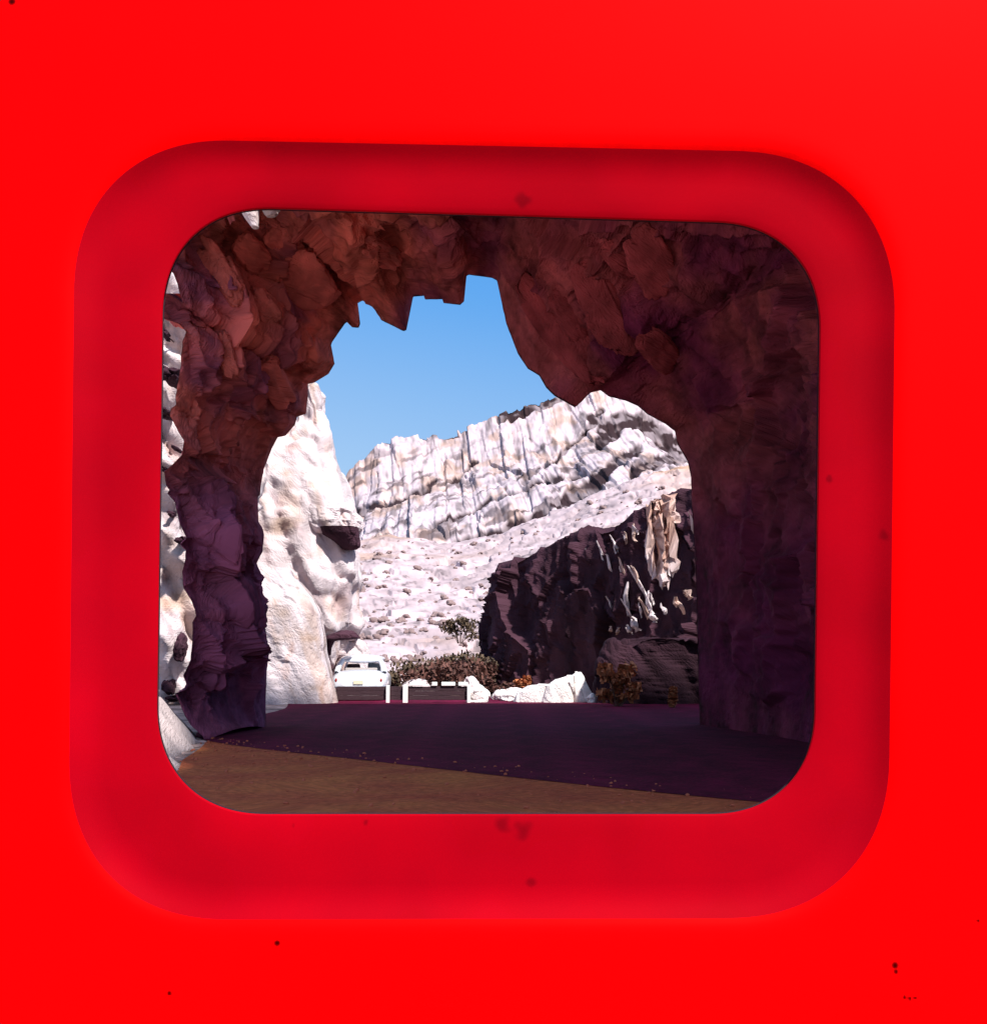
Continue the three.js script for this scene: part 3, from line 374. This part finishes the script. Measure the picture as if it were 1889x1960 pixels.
// ------------------------------------------------------------------ the car, seen from behind
{
  const t = thing('car', 'pale rounded vintage car parked beyond the arch behind the guard rail', 'car', [at(694, 45.5), 0, -46.2], 0.03);
  const paint = new THREE.MeshPhysicalMaterial({ color: new THREE.Color().setRGB(0.62, 0.64, 0.70), roughness: 0.35, clearcoat: 0.8, clearcoatRoughness: 0.1 });
  const glass = new THREE.MeshPhysicalMaterial({ color: 0xffffff, transmission: 1, thickness: 0, roughness: 0.03, ior: 1.45 }), chrome = std(0.7, 0.7, 0.72, { metalness: 1, roughness: 0.2 }), rubber = std(0.02, 0.02, 0.02), dark = std(0.05, 0.04, 0.045);
  const loft = (S, n = 48) => { const rows = S.map(([z, w, y0, y1, e]) => { const r = []; for (let i = 0; i < n; i++) { const a = i / n * 6.28318, c = Math.cos(a), s = Math.sin(a); r.push(V3(w * Math.sign(c) * Math.abs(c) ** e, (y0 + y1) / 2 + (y1 - y0) / 2 * Math.sign(s) * Math.abs(s) ** e, z)); } return r; }); const f = q => rows[q].map(() => V3(0, rows[q].reduce((s, p) => s + p.y, 0) / n, S[q][0])); return sheet([f(0), ...rows, f(rows.length - 1)], { closed: true, flip: true }); };
  // +z is the tail that faces the arch
  const spl = (S, n) => { const c = [0, 1, 2, 3, 4].map(q => new THREE.CatmullRomCurve3(S.map(s => V3(s[q], 0, 0)))); return Array.from({ length: n }, (_, i) => c.map(k => k.getPoint(i / (n - 1)).x)); };
  mesh('body', loft(spl([[2.35, 0.55, 0.5, 0.72, 0.7], [2.28, 0.86, 0.38, 0.88, 0.75], [1.9, 0.98, 0.3, 1.02, 0.72], [1.2, 1.02, 0.28, 1.1, 0.7], [0, 0.99, 0.28, 1.05, 0.5], [-1.2, 0.96, 0.28, 1.04, 0.5], [-2.0, 0.93, 0.3, 0.98, 0.55], [-2.3, 0.8, 0.4, 0.88, 0.6], [-2.4, 0.5, 0.5, 0.75, 0.7]], 44)), paint, t);
  // roof and pillars
  mesh('roof', loft(spl([[1.12, 0.46, 1.38, 1.44, 0.9], [1.02, 0.66, 1.34, 1.52, 0.9], [0.5, 0.76, 1.33, 1.64, 0.95], [-0.2, 0.76, 1.33, 1.65, 0.95], [-0.75, 0.66, 1.34, 1.55, 0.9], [-0.9, 0.5, 1.38, 1.46, 0.9]], 24)), paint, t);
  const bar = (a, b, r) => { const c = new THREE.CatmullRomCurve3([V3(...a), V3((a[0] + b[0]) / 2 * 1.03, (a[1] + b[1]) / 2 + 0.03, (a[2] + b[2]) / 2), V3(...b)]); return new THREE.TubeGeometry(c, 8, r, 8); };
  for (const s of [-1, 1]) { mesh('pillar', bar([s * 0.84, 0.98, 1.5], [s * 0.68, 1.42, 1.0], 0.1), paint, t); mesh('pillar', bar([s * 0.86, 1.0, 0.25], [s * 0.68, 1.46, 0.2], 0.035), paint, t); mesh('pillar', bar([s * 0.8, 1.0, -1.2], [s * 0.6, 1.47, -0.82], 0.04), paint, t); }
  const pane = (a, b, c, d) => { const rows = []; for (let j = 0; j <= 6; j++) { const r = []; for (let i = 0; i <= 10; i++) { const u = i / 10, v = j / 6, p = V3(...a).lerp(V3(...b), u).lerp(V3(...c).lerp(V3(...d), u), v); p.z += 0.12 * (1 - (2 * u - 1) ** 2) * Math.sign(a[2]); r.push(p); } rows.push(r); } return sheet(rows); };
  mesh('rear_window', pane([-0.78, 1.02, 1.42], [0.78, 1.02, 1.42], [-0.62, 1.4, 1.02], [0.62, 1.4, 1.02]), glass, t); mesh('windscreen', pane([-0.76, 1.02, -1.15], [0.76, 1.02, -1.15], [-0.56, 1.45, -0.8], [0.56, 1.45, -0.8]), glass, t);
  for (const [x, w, y] of [[-0.36, 0.5, 1.02], [0.4, 0.5, 1.05]]) { const b = new RoundedBoxGeometry(w, 0.55, 0.16, 3, 0.07); b.translate(x, y, x > 0 ? -0.1 : 0.1); mesh('seat', b, dark, t); }
  { const b = new RoundedBoxGeometry(1.2, 0.14, 0.18, 3, 0.06); b.translate(0, 1.09, 1.0); mesh('rear_seat', b, std(0.3, 0.26, 0.25), t); }
  for (const sx of [-1, 1]) for (const sz of [1.45, -1.45]) { const w = new THREE.TorusGeometry(0.26, 0.085, 12, 28); w.rotateY(Math.PI / 2); w.translate(sx * 0.8, 0.345, sz); const m = mesh('wheel', w, rubber, t); const h = new THREE.CylinderGeometry(0.2, 0.2, 0.1, 24); h.rotateZ(Math.PI / 2); h.translate(sx * 0.82, 0.345, sz); mesh('hubcap', h, chrome, m); }
  { const c = new THREE.CatmullRomCurve3([V3(-0.98, 0.48, 2.0), V3(-0.8, 0.46, 2.38), V3(0, 0.45, 2.48), V3(0.8, 0.46, 2.38), V3(0.98, 0.48, 2.0)]); mesh('bumper', new THREE.TubeGeometry(c, 30, 0.055, 10), chrome, t); }
  for (const s of [-1, 1]) { const l = new THREE.SphereGeometry(0.07, 16, 12); l.scale(0.8, 1.2, 0.6); l.translate(s * 0.78, 0.72, 2.27); mesh('tail_light', l, std(0.25, 0.02, 0.02, { roughness: 0.3 }), t); }
  { const b = new RoundedBoxGeometry(0.34, 0.13, 0.02, 2, 0.008); b.translate(0, 0.66, 2.38); mesh('number_plate', b, std(0.6, 0.55, 0.4), t); }
  { const l = new THREE.SphereGeometry(0.09, 12, 10); l.scale(1, 0.75, 0.5); l.translate(-1.06, 1.02, -0.7); mesh('wing_mirror', l, dark, t); }
}

// ------------------------------------------------------------------ the red viewer that frames the view
{
  const t = thing('slide_viewer', 'bright red plastic viewer housing with a rounded window framing the view', 'viewer', [0, 0, 0]);
  // a ring of points with rounded corners: corners clockwise from top left as [px, py, radius]
  const ring = (c, d, grow = 0, soft = 2.25) => {
    const out = [], n = 4, cen = [c.reduce((s, p) => s + p[0], 0) / 4, c.reduce((s, p) => s + p[1], 0) / 4];
    const q = c.map(p => [p[0] + grow * Math.sign(p[0] - cen[0]), p[1] + grow * Math.sign(p[1] - cen[1]), Math.max(5, p[2] + grow * 0.9)]);
    for (let i = 0; i < n; i++) {
      const p = q[i], a = q[(i + 3) % 4], b = q[(i + 1) % 4], la = Math.hypot(a[0] - p[0], a[1] - p[1]), lb = Math.hypot(b[0] - p[0], b[1] - p[1]);
      const ua = [(a[0] - p[0]) / la, (a[1] - p[1]) / la], ub = [(b[0] - p[0]) / lb, (b[1] - p[1]) / lb];
      for (let k = 0; k <= 40; k++) { const th = k / 40 * Math.PI / 2, s = 1 - Math.sin(th) ** (2 / soft), u = 1 - Math.cos(th) ** (2 / soft); out.push([p[0] + p[2] * (ua[0] * s + ub[0] * u), p[1] + p[2] * (ua[1] * s + ub[1] * u)]); }
      const e = [p[0] + ub[0] * p[2], p[1] + ub[1] * p[2]], f = [b[0] - ub[0] * b[2], b[1] - ub[1] * b[2]]; for (let k = 1; k < 24; k++) out.push([lerp(e[0], f[0], k / 24), lerp(e[1], f[1], k / 24)]);
    }
    // start of the arc lies on the left side, so the ring runs clockwise
    return out.map(([x, y]) => P(x, y, d));
  };
  const OUT = [[146, 264, 300], [1714, 296, 310], [1697, 1756, 310], [131, 1760, 310]], INN = [[314, 393, 215], [1571, 431, 205], [1556, 1559, 200], [298, 1559, 215]];
  const big = (w, y0, y1, z, r) => { const o = []; const c = [[-w, y1], [w, y1], [w, y0], [-w, y0]]; for (let i = 0; i < 4; i++) { const p = c[i], a = c[(i + 3) % 4], b = c[(i + 1) % 4]; const ua = [Math.sign(a[0] - p[0]), Math.sign(a[1] - p[1])], ub = [Math.sign(b[0] - p[0]), Math.sign(b[1] - p[1])]; for (let k = 0; k <= 40; k++) { const th = k / 40 * Math.PI / 2, u = 1 - Math.cos(th), s = 1 - Math.sin(th); o.push([p[0] + r * (ua[0] * s + ub[0] * u), p[1] + r * (ua[1] * s + ub[1] * u)]); } const e = [p[0] + ub[0] * r, p[1] + ub[1] * r], f = [b[0] - ub[0] * r, b[1] - ub[1] * r]; for (let k = 1; k < 24; k++) o.push([lerp(e[0], f[0], k / 24), lerp(e[1], f[1], k / 24)]); } return o.map(([x, y]) => V3(x, y, z)); };
  const D = 4.0, rows = [];
  rows.push(big(2.9, 0.02, 4.5, -4.75, 0.3)); rows.push(big(2.98, 0.01, 4.55, -4.6, 0.35)); rows.push(big(3.0, 0, 4.58, -4.3, 0.4)); rows.push(big(2.98, 0.0, 4.55, -4.12, 0.4)); rows.push(big(2.9, 0.05, 4.48, -4.03, 0.4));
  const e0 = rows.at(-1), e1 = ring(OUT, D, 60);
  for (let k = 1; k <= 14; k++) rows.push(e0.map((p, i) => { const q = V3().lerpVectors(p, e1[i], k / 14); q.z = -4.03 + 0.03 * sst(0, 1, k / 14); return q; }));
  for (const [g, dz] of [[44, 0.0], [30, 0.001], [18, 0.004], [9, 0.009], [1, 0.015]]) rows.push(ring(OUT, D + dz, g));
  const body = sheet(rows, { closed: true, flip: false });
  { const p = body.attributes.position, uv = body.attributes.uv; for (let i = 0; i < p.count; i++) uv.setXY(i, (p.getX(i) + 3) / 6, p.getY(i) / 6); }
  // moulded plastic, faintly mottled, with specks of dust and scratches
  const R = rng(9), S = 1024, specks = [];
  for (const [px, py, r] of [[529, 1807, 2.2], [1711, 1850, 2.4], [1713, 1862, 1.6], [322, 1904, 1.6], [190, 1478, 2], [20, 2, 3], [1730, 1912, 1.4], [1740, 1914, 1.4], [1750, 1913, 1.2], [1870, 1765, 1.2]]) { const p = P(px, py, D); specks.push([(p.x + 3) / 6 * S, p.y / 6 * S, r]); }
  const tex = tile(S, (u, v) => { let k = 0.985 + 0.07 * fbm(u * 9, v * 9, 1, 3, 401) + 0.03 * fbm(u * 40, v * 40, 7, 2, 403) + 0.02 * noise(u * 300, v * 300, 2, 402); for (const [x, y, r] of specks) { const d = Math.hypot(u * S - x, v * S - y); if (d < 6) k *= 1 - 0.75 * (1 - sst(r * 0.3, r, d)); } return [0.92 * k, 0.0, 0.01 * k]; }, true);
  const red = new THREE.MeshPhysicalMaterial({ map: tex, roughness: 0.55, specularIntensity: 0.03 });
  mesh('housing', body, red, t);
  const b2 = []; for (const [f, dz, g] of [[0, 0.015, 1], [0, 0.022, -8], [0, 0.03, -18], [0, 0.037, -29], [0, 0.043, -41], [0, 0.047, -54], [0, 0.0495, -68], [0.4, 0.052, 0], [0.75, 0.056, 0], [1, 0.062, 3], [1, 0.066, 0], [1, 0.074, -1], [1, 0.14, 0]])
    b2.push(f === 0 ? ring(OUT, D + dz, g) : (() => { const a = ring(OUT, D + dz, -68), b = ring(INN, D + dz, g); return a.map((p, i) => V3().lerpVectors(p, b[i], f === 1 ? 1 : f)); })());
  const bz = sheet(b2, { closed: true, flip: false }); { const p = bz.attributes.position, uv = bz.attributes.uv; for (let i = 0; i < p.count; i++) uv.setXY(i, (p.getX(i) + 3) / 6, p.getY(i) / 6); }
  const smud = []; for (const [px, py, r] of [[850, 1575, 4], [1000, 1590, 16], [960, 1578, 12], [1015, 1688, 9], [1000, 385, 12], [1585, 920, 3], [1688, 1030, 9], [700, 1575, 3], [560, 1590, 3]]) { const p = P(px, py, D + 0.05); smud.push([(p.x + 3) / 6 * S, p.y / 6 * S, r * S / 6 * 4.1 / F]); }
  const tex2 = tile(S, (u, v) => { let k = 1 + 0.12 * fbm(u * 18, v * 18, 3, 3, 411); for (const [x, y, r] of smud) { const d = Math.hypot(u * S - x, v * S - y); if (d < 12) k *= 1 - 0.2 * (1 - sst(r * 0.1, r * 1.5, d + 2.5 * noise(u * 260, v * 260, 1, 4))); } return [0.57 * k, 0.0, 0.06 * k]; }, true);
  mesh('bezel', bz, new THREE.MeshPhysicalMaterial({ map: tex2, roughness: 0.6, specularIntensity: 0.03, side: THREE.DoubleSide }), t).userData.label = 'deeper red sloping surround of the window';
  const mnt = sheet([ring(INN, D + 0.15, 30), ring(INN, D + 0.145, 0), ring(INN, D + 0.145, -3.5), ring(INN, D + 0.16, -3.5), ring(INN, D + 0.16, 30)], { closed: true });
  mesh('slide_mount', mnt, std(0.012, 0.003, 0.009, { roughness: 1, side: THREE.DoubleSide }), t).userData.label = 'thin dark edge of the slide inside the window';
}

renderer.render(scene, camera);
